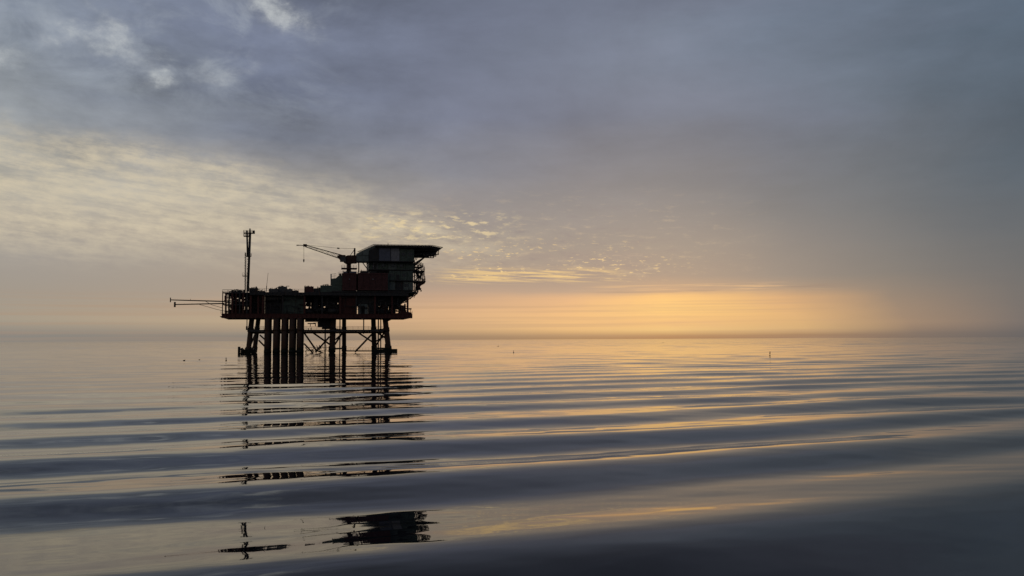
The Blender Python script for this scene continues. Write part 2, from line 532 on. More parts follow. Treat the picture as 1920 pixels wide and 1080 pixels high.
# ------------------------------------------------------------------ water
def water():
    phi_f = np.arange(-40, 40.001, 0.16)
    phi_c = np.arange(42.5, 317.6, 2.5)
    phi = np.radians(np.concatenate([phi_f, phi_c]))
    r = [1.0]
    while r[-1] < 90000:
        x = r[-1]
        g = 1.10 if x < 10 else (1.0055 if x < 400 else 1.08)
        r.append(x + 2.2 if 400 <= x < 2600 else x * g)
    r = np.array(r)
    rr, pp = np.meshgrid(r, phi, indexing='ij')
    X, Y = rr * np.sin(pp), rr * np.cos(pp)
    Z = np.zeros_like(X)
    dr = np.gradient(r)[:, None] * np.ones_like(X)
    th0 = R(22)

    def comp(lam, ang, slope, ph, env=None):
        k = 2 * math.pi / lam
        s = -X * math.sin(ang) + Y * math.cos(ang)
        a = slope / k * np.clip((lam / dr - 3.0) / 3.0, 0, 1)
        w = a * np.cos(k * s + ph)
        return w if env is None else w * env
    s0 = -X * math.sin(th0) + Y * math.cos(th0)
    # wake swell: strong near the boat, dying away beyond
    env = 1.0 / (1.0 + (np.abs(s0) / 42.0) ** 4.0) ** 0.25
    front = 75 + 1.6 * np.maximum(0, X + 25)              # the wake has not run past this line yet
    env = env * (1 - 0.75 / (1 + np.exp(-(s0 - front) / 5.0)))
    lam = 8.35
    k = 2 * math.pi / lam
    s_b = 20.5                                            # a back slope lies here
    ph0 = math.pi / 2 - k * s_b
    # crests wander a little instead of being ruled
    wander = 0.55 * np.sin(X * 0.085 + Y * 0.02 + 1.0) + 0.35 * np.sin(X * 0.19 - Y * 0.05 + 2.2)
    a = 0.090 / k * np.clip((lam / dr - 3.0) / 3.0, 0, 1)
    sw = s0 + wander
    q = np.clip((16.4 - sw) / 1.6, -30, 30)                # the nearest swell is longer
    sw = sw + 0.6 * 1.6 * np.log1p(np.exp(q))
    stretch = 1 - 0.6 / (1 + np.exp(-q))
    sw = np.where(sw > 36, 36 + (sw - 36) * 0.95, sw)
    a = a / stretch * (1 + 0.12 / (1 + np.exp(-q)))
    a = a * (1 - 0.17 * np.exp(-((s0 - 19.5) / 3.0) ** 2))
    ph = k * sw + ph0
    Z += env * a * (np.cos(ph) - 0.13 * np.sin(2 * ph))
    calm = 0.3 + 0.7 * np.clip((s0 - 14) / 10, 0, 1)       # the boat's lee
    for lam, ad, sl in ((13.5, 16, 0.010), (10.3, 25, 0.012), (6.6, 15, 0.015), (5.1, 28, 0.012), (4.2, 8, 0.007), (3.3, 24, 0.006)):
        Z += comp(lam, R(ad), sl, rng.uniform(0, 6.28), (0.25 + 0.75 * env) * calm)
    for i in range(26):
        lam = 10 ** rng.uniform(math.log10(0.55), math.log10(3.0))
        Z += comp(lam, R(rng.normal(14, 20)), 0.0044, rng.uniform(0, 6.28), 0.35 + 0.65 * np.clip((Y - 20) / 60, 0, 1))
    for i in range(10):
        lam = rng.uniform(6, 16)
        Z += comp(lam, R(rng.normal(8, 12)), 0.0055, rng.uniform(0, 6.28), calm)
    # low waves of the open sea, out to where the eye can no longer part them
    sea = np.clip((rr - 110) / 500, 0, 1)
    for i in range(16):
        Z += comp(10 ** rng.uniform(math.log10(8.5), math.log10(26)), R(rng.normal(8, 16)), 0.0068, rng.uniform(0, 6.28), sea)
    nr, nc = X.shape
    co = np.stack([X, Y, Z], -1).reshape(-1, 3)
    co = np.vstack([co, [[0, 0, 0]]]).astype(np.float32)
    i, j = np.meshgrid(np.arange(nr - 1), np.arange(nc), indexing='ij')
    j2 = (j + 1) % nc
    quads = np.stack([i * nc + j, (i + 1) * nc + j, (i + 1) * nc + j2, i * nc + j2], -1).reshape(-1, 4)[:, ::-1]
    tri = np.stack([np.full(nc, nr * nc), np.arange(nc), (np.arange(nc) + 1) % nc], -1)[:, ::-1]
    me = bpy.data.meshes.new('water')
    nq, ntri = len(quads), len(tri)
    me.vertices.add(len(co))
    me.vertices.foreach_set('co', co.ravel())
    me.loops.add(nq * 4 + ntri * 3)
    me.loops.foreach_set('vertex_index', np.concatenate([quads.ravel(), tri.ravel()]).astype(np.int32))
    me.polygons.add(nq + ntri)
    st = np.concatenate([np.arange(nq) * 4, nq * 4 + np.arange(ntri) * 3]).astype(np.int32)
    me.polygons.foreach_set('loop_start', st)
    me.polygons.foreach_set('use_smooth', np.ones(nq + ntri, dtype=bool))
    me.update(calc_edges=True)
    me.validate()
    o = bpy.data.objects.new('water', me)
    COL.objects.link(o)
    o['kind'] = 'structure'

    m = bpy.data.materials.new('sea_water')
    m.use_nodes = True
    nt = m.node_tree
    N.nt = nt
    bs = nt.nodes['Principled BSDF']
    bs.inputs['Base Color'].default_value = (0.004, 0.008, 0.013, 1)
    bs.inputs['IOR'].default_value = 1.333
    tc = nt.nodes.new('ShaderNodeTexCoord')
    sp = nt.nodes.new('ShaderNodeSeparateXYZ')
    nt.links.new(tc.outputs['Object'], sp.inputs[0])
    x, y = N(sp.outputs[0]), N(sp.outputs[1])
    ca, sa = math.cos(R(14)), math.sin(R(14))
    u = x * ca + y * sa                                   # along the crests
    v = y * ca - x * sa
    # slopes of ripples at three sizes; slicks calm some of the surface
    slick = noise(vec(u * 0.006, v * 0.012, 0.0), 1.0, 4, 0.6)
    amp = step(slick, 0.36, 0.62) * 0.8 + 0.2

    def slope(fu, fv, seed, det):
        n = nt.nodes.new('ShaderNodeSeparateColor')
        nt.links.new(noise(vec(u * fu, v * fv, seed), 1.0, det, 0.5, color=True), n.inputs[0])
        return N(n.outputs[0]) - 0.5, N(n.outputs[1]) - 0.5
    a0, b0 = slope(1.6, 6.5, 12.0, 3)
    a1, b1 = slope(0.5, 1.7, 0.0, 2)
    a2, b2 = slope(0.10, 0.34, 4.0, 2)
    a3, b3 = slope(0.02, 0.10, 8.0, 2)
    wind = (step(y, 22.0, 130.0) * 0.66 + 0.34) * step(y, 700.0, 150.0)    # rippled by the light air beyond the slick round the boat
    amp = amp * wind
    nt.links.new((0.02 + step(y, 90.0, 700.0) * 0.05).s, bs.inputs['Roughness'])
    su = (a0 * 0.012 + a1 * 0.025 + a2 * 0.020) * amp
    sv = (b0 * 0.030 + b1 * 0.060 + b2 * 0.060) * amp + b3 * 0.040 * wind
    nx = su * ca - sv * sa
    ny = su * sa + sv * ca
    ge = nt.nodes.new('ShaderNodeNewGeometry')
    va = nt.nodes.new('ShaderNodeVectorMath'); va.operation = 'ADD'
    nt.links.new(ge.outputs['Normal'], va.inputs[0])
    nt.links.new(vec(nx, ny, 0.0), va.inputs[1])
    vn = nt.nodes.new('ShaderNodeVectorMath'); vn.operation = 'NORMALIZE'
    nt.links.new(va.outputs[0], vn.inputs[0])
    nt.links.new(vn.outputs[0], bs.inputs['Normal'])
    me.materials.append(m)


water()

# ------------------------------------------------------------------ the platform: jacket, decks, fixed plant
plat = empty('offshore_platform', 'dark steel gas platform on tall legs standing in the calm sea', 'platform')


def part(name, m, build, kind=None, label=None, parent=plat, base=(0, 0, 0)):
    p = Part(base)
    build(p)
    return p.build(name, M[m], parent, kind, label)


BACK = 22.0                                               # depth of the jacket
# legs, three frames of a front and a back leg plus the hidden row behind the conductors
LEGS = [((472.3, 597), (465.5, 664), 3.5, 0.84), ((484.5, 597), (476.5, 661), 20.0, 0.78),
        ((625, 597), (622, 664), 3.5, 1.0), ((645.2, 597), (645.5, 661), 20.0, 0.76),
        ((700, 597), (702.5, 661), 20.0, 0.88), ((722, 597), (729, 664), 3.5, 0.95)]


def extend(a, b, z):
    return a + (b - a) * ((z - a.z) / (b.z - a.z))


leg_axis = []
for (t, b, d, rad) in LEGS:
    A, B = P(*t, d), P(*b, d)
    lean = 1.2 if d < 10 else -1.2
    B = Vector((B.x, B.y - lean, B.z))
    A = extend(A, B, A.z)
    lo = extend(A, B, -5.0)
    leg_axis.append((A, lo))

    def f(p):
        p.tube(lo, A, rad, 18)
        c = extend(A, lo, A.z - 3.2)                      # joint can under the walkway
        c2 = extend(A, lo, A.z - 4.6)
        p.tube(c2, c, rad * 1.18, 18)
        c3, c4 = extend(A, lo, 2.2), extend(A, lo, 0.3)
        p.tube(c4, c3, rad * 1.2, 18)
    part('leg', 'jacket', f)

# conductors
for i, px in enumerate((503.2, 519.5, 534.8, 549.6, 563.8)):
    for row, (d, rad, off) in enumerate(((-1.0, 0.9, -1.6), (4.5, 0.9, 1.6))):
        A, B = P(px + off, 597, d), P(px + off - 1.6, 672, d)
        part('conductor', 'jacket', lambda p: (p.tube(extend(A, B, -5), A, rad * 1.03, 14),
                                               p.tube(extend(A, B, 7.5), extend(A, B, 8.3), rad * 1.12, 14),
                                               p.tube(extend(A, B, 0.2), extend(A, B, 1.1), rad * 1.1, 14)))
# thin risers
for px, d, r0 in ((637.5, 6, 0.2), (481, 3, 0.16), (610, 14, 0.25), (709.5, 8, 0.22), (714, 16, 0.2), (682, 2, 0.2)):
    A = P(px, 597, d)
    part('riser', 'steel', lambda p: p.tube((A.x, A.y, -3 if px != 682 else P(682, 626, 2).z), A, r0, 8))

# braces drawn on the front and back faces
BR = [((571, 625), (593, 657), 3.6, 0.3), ((585.5, 623), (617, 645), 19.5, 0.32), ((618, 631), (591.5, 661), 3.8, 0.3), ((570, 644), (585, 660), 19.5, 0.28),
      ((670.5, 623), (698, 641), 19.6, 0.3), ((699, 625), (665.5, 660), 3.9, 0.32), ((629, 637), (644, 623), 12, 0.26),
      ((487, 628), (497, 637), 19.6, 0.26), ((485, 638), (498, 651), 3.6, 0.28), ((646, 658), (700, 658), 3.7, 0.22),
      ((725.6, 602), (738, 596), 3.0, 0.28), ((593, 657), (606, 662), 12, 0.24), ((617, 645), (626, 652), 19.5, 0.26), ((726, 636), (708, 624), 12, 0.3),
      ((705, 640), (722, 630), 12, 0.26)]
for a, b, d, r0 in BR:
    part('brace', 'jacket', lambda p: p.tube(P(*a, d), P(*b, d), r0, 9))
for i, j in ((0, 1), (2, 3), (4, 5)):                      # side frames, front leg to back leg
    (A, a), (B, b) = leg_axis[i], leg_axis[j]
    for z0, z1 in ((8.0, 8.0), (1.4, 1.4), (1.4, 8.0)):
        part('brace', 'jacket', lambda p: p.tube(extend(A, a, z0), extend(B, b, z1), 0.3, 9))


# walkway across the jacket
def walk(p):
    for d in (1.2, 21.5):
        a, b = P(464, 618.5, d), P(719, 618.5, d)
        b.z = a.z
        p.box(a.x, b.x, d - 0.7, d + 0.7, a.z - 0.12, a.z)
        for dd in (-0.7, 0.7):
            p.box(a.x, b.x, d + dd - 0.08, d + dd + 0.08, a.z - 0.62, a.z - 0.122)
        for k in range(18):
            x = a.x + (b.x - a.x) * (k + 0.5) / 18
            p.tube((x, d - 0.6, a.z - 0.5), (x, d + 0.6, a.z - 0.5), 0.08, 4)


part('walkway', 'steel', walk)
za = P(464, 618.5, 1.2).z
part('walkway_girder', 'jacket', lambda p: p.tube(Vector((P(466, 621, 3).x, 3.2, za - 0.95)), Vector((P(722, 621, 3).x, 3.2, za - 0.95)), 0.34, 9))
for d in (0.55, 1.85, 20.8):
    a, b = P(464, 618.5, d), P(719, 618.5, d)
    part('railing', 'steel', lambda p: p.rail((a.x, d, za), (b.x, d, za), 1.1, 26, 0.04))


def cage(p):                                              # small hanging platform at the left leg
    a = P(461.5, 618, 2); b = P(466, 618, 2)
    p.box(a.x, b.x, 1, 3, a.z - 0.15, a.z)
    p.rail((a.x, 1.1, a.z), (b.x, 1.1, a.z), 1.1, 2, 0.05)
    p.rail((a.x, 1.1, a.z), (a.x, 2.9, a.z), 1.1, 2, 0.05)
    p.tube((P(464, 600, 2).x, 1.1, a.z), (P(464, 597, 2).x, 1.1, P(464, 597, 2).z), 0.08, 5)
    p.tube((P(463, 600, 2).x, 1.5, a.z), (P(463, 597, 2).x, 1.5, P(464, 597, 2).z), 0.08, 5)


part('access_cage', 'steel', cage)

# boat landing and fenders at the waterline
fd = Part()
a, b = P(455, 655.5, 1), P(480, 662.5, 1)
fd.box(a.x, b.x, 0.4, 1.8, a.z, b.z - 0.1)
for px in (455, 460, 466, 473):
    q = P(px, 652, 0.2)
    fd.tube((q.x, 0.2, -0.6), (q.x, 0.2, q.z), 0.16, 6)
fend = fd.build('boat_landing', M['jacket'], plat)
for px, t, bt in ((448.4, 650, 666), (453.6, 652.5, 666)):
    q = P(px, t, 0); q2 = P(px, bt, 0)
    o = part('fender_post', 'rubber', lambda p: p.tube((q.x, 0, q2.z), (q.x, 0, q.z), 0.42, 10), parent=fend)
part('fender_rail', 'rubber', lambda p: (p.tube(P(447, 654.5, 0.2), P(458, 655.5, 0.6), 0.22, 7), p.tube(P(447, 663.5, 0.2), P(458, 662.5, 0.6), 0.22, 7)), parent=fend)


def nose(p):
    a, b = P(697, 655, 1.5), P(735, 661.5, 1.5)
    p.box(a.x, b.x, 1.2, 2.6, a.z, b.z)
    a, b = P(735, 654.3, 1.5), P(744.5, 661.5, 1.5)
    p.box(a.x + 0.01, b.x, 0.6, 3.2, a.z, b.z)
    a, b = P(722, 645, 1.5), P(735, 654.4, 1.5)
    p.prism([(a.x, a.z), (b.x, b.z), (a.x, b.z)], 1.0, 3.0)
    for px in (700, 707, 714, 721, 729):
        q = P(px, 655, 1.2)
        p.tube((q.x, 1.1, -0.5), (q.x, 1.1, q.z + 0.3), 0.14, 6)


part('landing_platform', 'jacket', nose)
q0, q1 = P(652, 657.5, 1.9), P(697, 657.5, 1.9)
part('railing', 'steel', lambda p: p.rail(q0, q1, 0.95, 8, 0.035))
q2, q3 = P(572, 659, 8), P(618, 659, 8)


def clutter_low(p):                                       # valves and hangers at the splash zone between the legs
    for k in range(22):
        x = q2.x + (q3.x - q2.x) * rng.random()
        z = rng.uniform(0.2, 2.4)
        p.tube((x, 8 + rng.uniform(-2, 2), z - rng.uniform(0.2, 1.4)), (x + rng.uniform(-.9, .9), 8 + rng.uniform(-2, 2), z + rng.uniform(0, 0.8)), rng.uniform(0.05, 0.16), 5)
    p.tube(q2 + Vector((0, 0, 1.4)), q3 + Vector((0, 0, 1.4)), 0.08, 5)
    p.tube(q2 + Vector((0, 0, 0.2)), q3 + Vector((0, 0, 0.2)), 0.12, 5)


part('splash_zone_piping', 'steel', clutter_low, kind='stuff')


# cellar deck plant hanging under the main deck
def under(p):
    a, b = P(572, 599, 5), P(622, 602.5, 5)
    p.box(a.x, b.x, 5, 15, b.z, a.z)
    a, b = P(596, 602.5, 6), P(621, 613, 6)
    p.box(a.x, b.x, 6, 13, b.z, a.z - 0.004)
    a, b = P(604, 613, 6.5), P(619, 617, 6.5)
    p.box(a.x, b.x, 6.5, 12, b.z, a.z - 0.004)


part('cellar_deck', 'steel', under)


def underpipes(p):
    for k in range(16):
        x0, y0 = 572 + 50 * rng.random(), 599 + 17 * rng.random()
        d = rng.uniform(4, 16)
        if k % 2:
            p.tube(P(x0, y0, d), P(x0 + rng.uniform(5, 16), y0, d), rng.uniform(0.08, 0.2), 6)
        else:
            p.tube(P(x0, y0, d), P(x0, y0 + rng.uniform(4, 10), d), rng.uniform(0.06, 0.18), 6)


part('cellar_piping', 'steel', underpipes, kind='stuff')

# lower deck: plate, red edge girder
DW = 24.0                                                 # deck depth
a, b = P(413, 592.5, 0), P(773.5, 592.5, 0)
ZD = P(595, 588.5, 0).z                                   # walking level of the lower deck
ZB = P(595, 596.3, 0).z
part('lower_deck', 'steel', lambda p: p.box(a.x + 0.3, b.x - 0.3, 0.35, DW, ZD - 0.35, ZD - 0.02))


def girder(p):
    x0, x1 = P(416, 590, 0).x, P(773, 590, 0).x
    p.box(x0, x1, -0.02, 0.3, ZB, ZD)
    p.box(x0, x1, -0.22, 0.5, ZB - 0.06, ZB)
    p.box(x0, x1, -0.22, 0.5, ZD, ZD + 0.06)
    n = 44
    for k in range(n + 1):
        x = x0 + (x1 - x0) * k / n
        p.box(x - 0.03, x + 0.03, -0.2, -0.02, ZB, ZD)


part('edge_girder', 'red', girder)
part('edge_girder', 'red', lambda p: p.box(a.x + 0.4, b.x - 0.4, DW - 0.3, DW - 0.002, ZB, ZD - 0.352))
for k in range(9):
    x = a.x + 1.0 + (b.x - a.x - 2.0) * k / 8
    part('deck_beam', 'red', lambda p: (p.box(x - 0.06, x + 0.06, 0.52, DW - 0.31, ZB + 0.05, ZD - 0.36), p.box(x - 0.25, x + 0.25, 0.52, DW - 0.31, ZB - 0.02, ZB + 0.05)))
l0, l1 = P(411.8, 592.6, 0.5), P(417, 595.5, 0.5)
part('deck_ledge', 'red', lambda p: p.prism([(l0.x, l0.z), (l1.x, l0.z), (l1.x, l1.z), (l0.x + 0.5, l1.z)], 0.4, 9))
part('kick_plate', 'red', lambda p: p.prism([(P(733, 588, 0).x, ZD + 0.07), (P(772.5, 588, 0).x, ZD + 0.07), (P(772.5, 588, 0).x, ZD + 0.5), (P(765, 586, 0).x, ZD + 0.9), (P(755, 586, 0).x, ZD + 0.5), (P(737, 586, 0).x, ZD + 0.3)], 0.6, 2.2))

# upper deck plate and its girder
ZU = P(595, 548.5, 0).z
ZU0 = P(595, 553.5, 0).z
u0, u1 = P(417, 550, 0), P(782, 550, 0)
part('upper_deck', 'steel', lambda p: p.box(P(468, 550, 0).x, P(766, 550, 0).x, 0.36, DW, ZU - 0.3, ZU))


def ugirder(p):
    x0, x1 = P(468, 550, 0).x, P(766, 550, 0).x
    p.box(x0, x1, 0.02, 0.34, ZU0, ZU + 0.02)
    p.box(x0, x1, -0.2, 0.5, ZU0 - 0.06, ZU0)
    for k in range(40):
        x = x0 + (x1 - x0) * (k + 0.5) / 40
        p.box(x - 0.03, x + 0.03, -0.15, 0.02, ZU0, ZU)


part('upper_girder', 'steel', ugirder)

# columns between the decks
for px, w, m in ((417.3, 0.28, 'red'), (423.5, 0.55, 'red'), (429, 0.32, 'steel'), (435.5, 0.6, 'red'), (442.5, 0.34, 'red'), (449.5, 0.42, 'steel'), (456, 0.5, 'red'),
                 (463, 0.4, 'steel'), (470, 0.6, 'red'), (484, 0.5, 'red'), (493, 0.6, 'red'), (530, 0.5, 'steel'), (571, 0.6, 'red'), (604, 0.45, 'steel'), (638, 0.6, 'red'),
                 (668, 0.5, 'steel'), (703, 0.6, 'red'), (735, 0.5, 'red'), (764.3, 0.62, 'red')):
    x = P(px, 570, 0.8).x
    zt = ZU0 - 0.07 if px > 468 else P(px, 549 if px > 420 else 546, 0.8).z
    part('column', m, lambda p: p.box(x - w / 2, x + w / 2, 0.8 - w / 2, 0.8 + w / 2, ZD + 0.07, zt))
    if px < 470 or px in (571, 638, 703):
        part('column', m, lambda p: p.box(x - w / 2, x + w / 2, 12, 12 + w, ZD + 0.07, zt))


# open bay at the left end: intermediate levels, rails, clutter
def bay(p):
    for py, px0, px1, t in ((571.3, 417, 470, 0.35), (549, 417, 470, 0.4), (563.5, 420, 470, 0.18)):
        for d in (0.9, 12.2):
            a, b = P(px0, py, d), P(px1, py, d)
            p.box(a.x, b.x, d - 0.18, d + 0.18, a.z - t / 2, a.z + t / 2)
    a, b = P(417, 571, 1.1), P(470, 571, 1.1)
    p.box(a.x, b.x, 1.1, 12, a.z - 0.05, a.z + 0.05)
    a, b = P(419, 549, 1.1), P(470, 549, 1.1)
    p.box(a.x, b.x, 1.1, 12, a.z - 0.05, a.z + 0.05)


part('bay_framing', 'steel', bay)
for px0, px1, py, d, h in ((417, 470, 571, 0.7, 1.1), (417, 457, 549, 0.7, 1.05), (414, 437, 588.5, 0.4, 1.1), (417, 470, 549, 12.3, 1.0), (467, 496, 546, 0.5, 1.0), (496, 505, 547.5, 0.5, 1.1), (547, 572, 548.5, 0.5, 1.15), (766, 773, 589, 0.6, 1.1)):
    a, b = P(px0, py, d), P(px1, py, d)
    b.z = a.z
    part('railing', 'steel', lambda p: p.rail(a, b, h, None, 0.05))


def bayclutter(p):
    for k in range(150):
        x0 = 419 + 51 * rng.random() ** 0.75
        y0 = rng.uniform(541 + (470 - x0) * 0.11, 590)
        d = rng.uniform(1.5, 11)
        r0 = rng.choice([0.07, 0.1, 0.14, 0.2])
        if rng.random() < 0.5:
            p.tube(P(x0, y0, d), P(min(x0 + rng.uniform(3, 12), 472), y0, d), r0, 6)
        else:
            p.tube(P(x0, y0, d), P(x0 + rng.uniform(-.4, .4), min(y0 + rng.uniform(4, 16), 591), d), r0, 6)
    for k in range(34):
        x0 = rng.uniform(434, 470); y0 = rng.uniform(548, 590); d = rng.uniform(2, 10)
        a, b = P(x0, y0, d), P(x0 + rng.uniform(2, 6), y0 + rng.uniform(2, 5), d)
        p.box(a.x, b.x, d, d + 1.5, b.z, a.z)


part('bay_piping', 'steel', bayclutter, kind='stuff')


def topclutter(p):                                        # manifold heads on the left bay roof
    for k in range(46):
        x0 = rng.uniform(431, 458)
        hgt = rng.uniform(1, 5.5) * (0.6 + 0.6 * (1 - abs(x0 - 447) / 20))
        d = rng.uniform(1, 10)
        if k % 3 == 0:
            a, b = P(x0, 549 - hgt, d), P(x0 + rng.uniform(1, 4), 549, d)
            p.box(a.x, b.x, d, d + 0.8, b.z, a.z)
        else:
            p.tube(P(x0, 549, d), P(x0 + rng.uniform(-1.5, 1.5), 548 - hgt * 1.1, d), rng.uniform(0.05, 0.14), 5)
        if k % 4 == 1:
            p.tube(P(x0 - 2, 548 - hgt, d), P(x0 + 3, 548 - hgt, d), 0.08, 5)


part('manifold_piping', 'steel', topclutter, kind='stuff')

# process rooms and plant between the decks: dark masses
ROOMS = [(470, 484, 551, 588, 5, 'steel'), (484.6, 494, 553, 588, 3, 'red'), (497, 529, 554, 588, 3.5, 'steel'), (529.6, 571, 554, 588, 2.6, 'green'), (588, 596, 556, 588, 6, 'steel'),
         (611, 633, 554, 578, 6, 'steel'), (572, 640, 553.6, 566, 9, 'steel'), (572, 640, 579, 588, 7, 'steel'), (575, 583, 566.2, 573, 8, 'steel'), (592.4, 610.6, 566.2, 570, 8, 'steel'), (600, 607, 571, 588, 10, 'grey'), (583.5, 588, 566, 578, 10, 'grey'), (622, 634, 570, 588, 10, 'grey'), (430, 469, 580, 588, 4, 'red'), (430, 469, 549.6, 556, 4, 'steel'), (448, 469, 565, 573, 5, 'steel'), (438, 445, 560, 580, 6, 'red'), (744, 751, 572.4, 579, 5, 'steel'), (705, 708, 572.4, 588, 5, 'steel'), (725, 728, 572.4, 588, 7, 'steel'), (640, 669, 554, 588, 2.0, 'red'), (691, 704, 554, 588, 2.4, 'steel'), (704.5, 752, 554, 572, 5, 'steel'),
         (716, 724, 572.4, 588, 5, 'red'), (733, 742, 572.4, 588, 6, 'steel'), (704.5, 733, 581, 588, 9, 'steel'), (751.5, 761, 572.4, 588, 2.2, 'red')]
for px0, px1, py0, py1, d, m in ROOMS:
    def f(p):
        p.pbox(px0, px1, py0, py1, d, d + 9)
        a, b = P(px0, py0, d), P(px1, py1, d)
        nr = max(2, int((b.x - a.x) / 0.9))
        for k in range(nr):                               # stiffening ribs
            x = a.x + (b.x - a.x) * (k + 0.5) / nr
            p.box(x - 0.05, x + 0.05, d - 0.1, d - 0.002, b.z + 0.1, a.z - 0.1)
    part('equipment_room', m, f)


def portal(p):
    a, b = P(669.5, 553.8, 2.6), P(690.5, 569.7, 2.6)
    p.box(a.x, b.x, 2.6, 8, b.z, a.z)


part('equipment_room', 'steel', portal)
pa, pb = P(671.5, 570.6, 1.8), P(689, 588, 1.8)
pc, pd = P(677, 573.5, 1.8), P(684, 588, 1.8)
dh = part('door_housing', 'teal', lambda p: (p.box(pa.x, pc.x, 1.8, 3.4, ZD + 0.1, pa.z), p.box(pd.x, pb.x, 1.8, 3.4, ZD + 0.1, pa.z), p.box(pc.x, pd.x, 1.8, 3.4, pc.z, pa.z)), label='pale door housing on the lower deck')
part('door', 'steel', lambda p: p.box(pc.x + 0.01, pd.x - 0.01, 2.9, 3.2, ZD + 0.1, pc.z - 0.01), parent=dh)


# horizontal vessels and pipes visible in the gaps
def vessel(p, px0, px1, py, d, r0):
    a, b = P(px0, py, d), P(px1, py, d)
    b.z = a.z
    p.tube(a, b, r0, 12)
    p.tube(a, a - Vector((0.5, 0, 0)), r0, 12, r0 * 0.45)
    p.tube(b, b + Vector((0.5, 0, 0)), r0, 12, r0 * 0.45)


for px0, px1, py, d, r0 in ((574, 586, 584, 4, 0.9), (598, 609, 581, 4, 0.8), (617, 632, 583, 3, 1.0), (708, 716, 584, 4, 0.7), (500, 526, 560, 1.9, 0.7)):
    part('pressure_vessel', 'steel', lambda p: vessel(p, px0, px1, py, d, r0))


def midpipes(p):
    for k in range(230):
        x0 = rng.uniform(572, 640) if k % 3 else rng.uniform(704, 762)
        y0 = rng.uniform(564, 588)
        d = rng.uniform(1.5, 14)
        r0 = rng.choice([0.08, 0.12, 0.2, 0.3])
        if rng.random() < 0.5:
            p.tube(P(x0, y0, d), P(x0 + rng.uniform(3, 9), y0, d), r0, 6)
        else:
            p.tube(P(x0, y0, d), P(x0, min(y0 + rng.uniform(4, 14), 588), d), r0, 6)


part('process_piping', 'steel', midpipes, kind='stuff')


def face(p):                                              # pipe runs and cable trays on the front
    for k in range(150):
        x0 = rng.uniform(474, 566) if k % 2 else rng.uniform(606, 762); y0 = rng.uniform(556, 586)
        d = rng.uniform(0.9, 2.4)
        if rng.random() < 0.6:
            p.tube(P(x0, y0, d), P(x0 + rng.uniform(5, 14), y0, d), rng.uniform(0.06, 0.16), 6)
        else:
            p.tube(P(x0, y0, d), P(x0, min(y0 + rng.uniform(5, 18), 588), d), rng.uniform(0.06, 0.16), 6)


part('front_piping', 'steel', face, kind='stuff')


def roofgear(p):                                          # vents, rails, masts and pipe ends breaking the roofline
    tops = ((468, 483, 539.8), (484, 496, 545), (505, 520, 541), (522, 537, 537.2), (539, 547, 541.7), (549, 559, 544.8), (571, 587, 537), (589, 600, 540.4), (602, 620, 535), (643, 668, 511), (672, 726, 511))
    for x0, x1, y in tops:
        for k in range(int((x1 - x0) / 2.2)):
            x = rng.uniform(x0, x1); d = rng.uniform(2.5, 6.5); h = rng.choice([0.8, 1.2, 2.0, 3.2])
            q = rng.random()
            if q < 0.4:
                p.tube(P(x, y + 1.5, d), P(x + rng.uniform(-.3, .3), y - h, d), rng.uniform(0.04, 0.12), 5)
            elif q < 0.7:
                p.tube(P(x, y - h * 0.6, d), P(x + rng.uniform(2, 6), y - h * 0.6, d), rng.uniform(0.05, 0.1), 5)
                p.tube(P(x, y - h * 0.6, d), P(x, y + 1.5, d), 0.05, 5)
            else:
                a, b = P(x, y - h * 0.5, d), P(x + rng.uniform(1, 2.5), y + 2, d)
                p.box(a.x, b.x, d, d + 0.9, b.z, a.z)


part('roof_piping', 'steel', roofgear, kind='stuff')


# knee support under the quarters at the right
def knee(p):
    pts = [(640, 549.5), (782, 549.5), (776, 554), (770, 557), (763, 563), (752, 571), (640, 571)]
    q = [P(x, y, 2.7) for x, y in pts]
    p.prism([(v.x, v.z) for v in q][::-1], 6.0, 20)


part('support_bracket', 'steel', knee)
for d in (2.0, 9.0, 16.0):
    part('support_strut', 'steel', lambda p: (p.bar(P(762, 564, d), P(783, 550, d), 0.35), p.bar(P(766, 558, d), P(766, 549, d), 0.3)))
s0, s1 = P(766.5, 579, 1), P(771.5, 579, 1)
part('side_bracket', 'red', lambda p: (p.box(s0.x, s1.x, 0.7, 2.2, s0.z - 0.25, s0.z + 0.2), p.tube((s1.x - 0.3, 1.2, s0.z), (s1.x - 0.3, 1.2, ZD), 0.09, 6)))

# ------------------------------------------------------------------ twin booms at the left end
for (t0, t1, label, ticks, stays) in (
        ((319.6, 562.3), (421, 565.2), 'upper of two slender steel booms reaching out left over the sea', ((357, 560.3),), (((384, 564.2), (395, 570.2)), ((395, 571), (418, 577.5)))),
        ((327.8, 571.0), (421, 569.0), 'lower and shorter of two slender booms reaching out left over the sea', ((346, 569.3), (360, 569)), (((374, 571), (406, 580)), ((406, 580), (419, 583))))):
    up_ = label.startswith('upper')
    d = 1.0 if up_ else 4.0
    base = P(*t1, d)
    t = empty('flare_boom', label, 'boom', base, 'booms projecting from the left end of the platform')
    A = P(*t0, d)
    part('boom_pipe', 'steel', lambda p: p.tube(base, A, 0.2, 8, 0.16), parent=t, base=base)
    h = 0.75 if up_ else 0.85
    part('burner_head', 'steel', lambda p: (p.tube(A + Vector((0, 0, -h)), A + Vector((0, 0, h)), 0.16 if up_ else 0.3, 8)), parent=t, base=base)
    for q in ticks:
        part('vent_stub', 'steel', lambda p: p.tube(P(q[0], t0[1] + (t1[1] - t0[1]) * (q[0] - t0[0]) / (t1[0] - t0[0]), d), P(q[0], q[1], d), 0.06, 5), parent=t, base=base)
    for s, e in stays:
        part('stay', 'steel', lambda p: p.tube(P(*s, d), P(*e, d), 0.07, 6), parent=t, base=base)

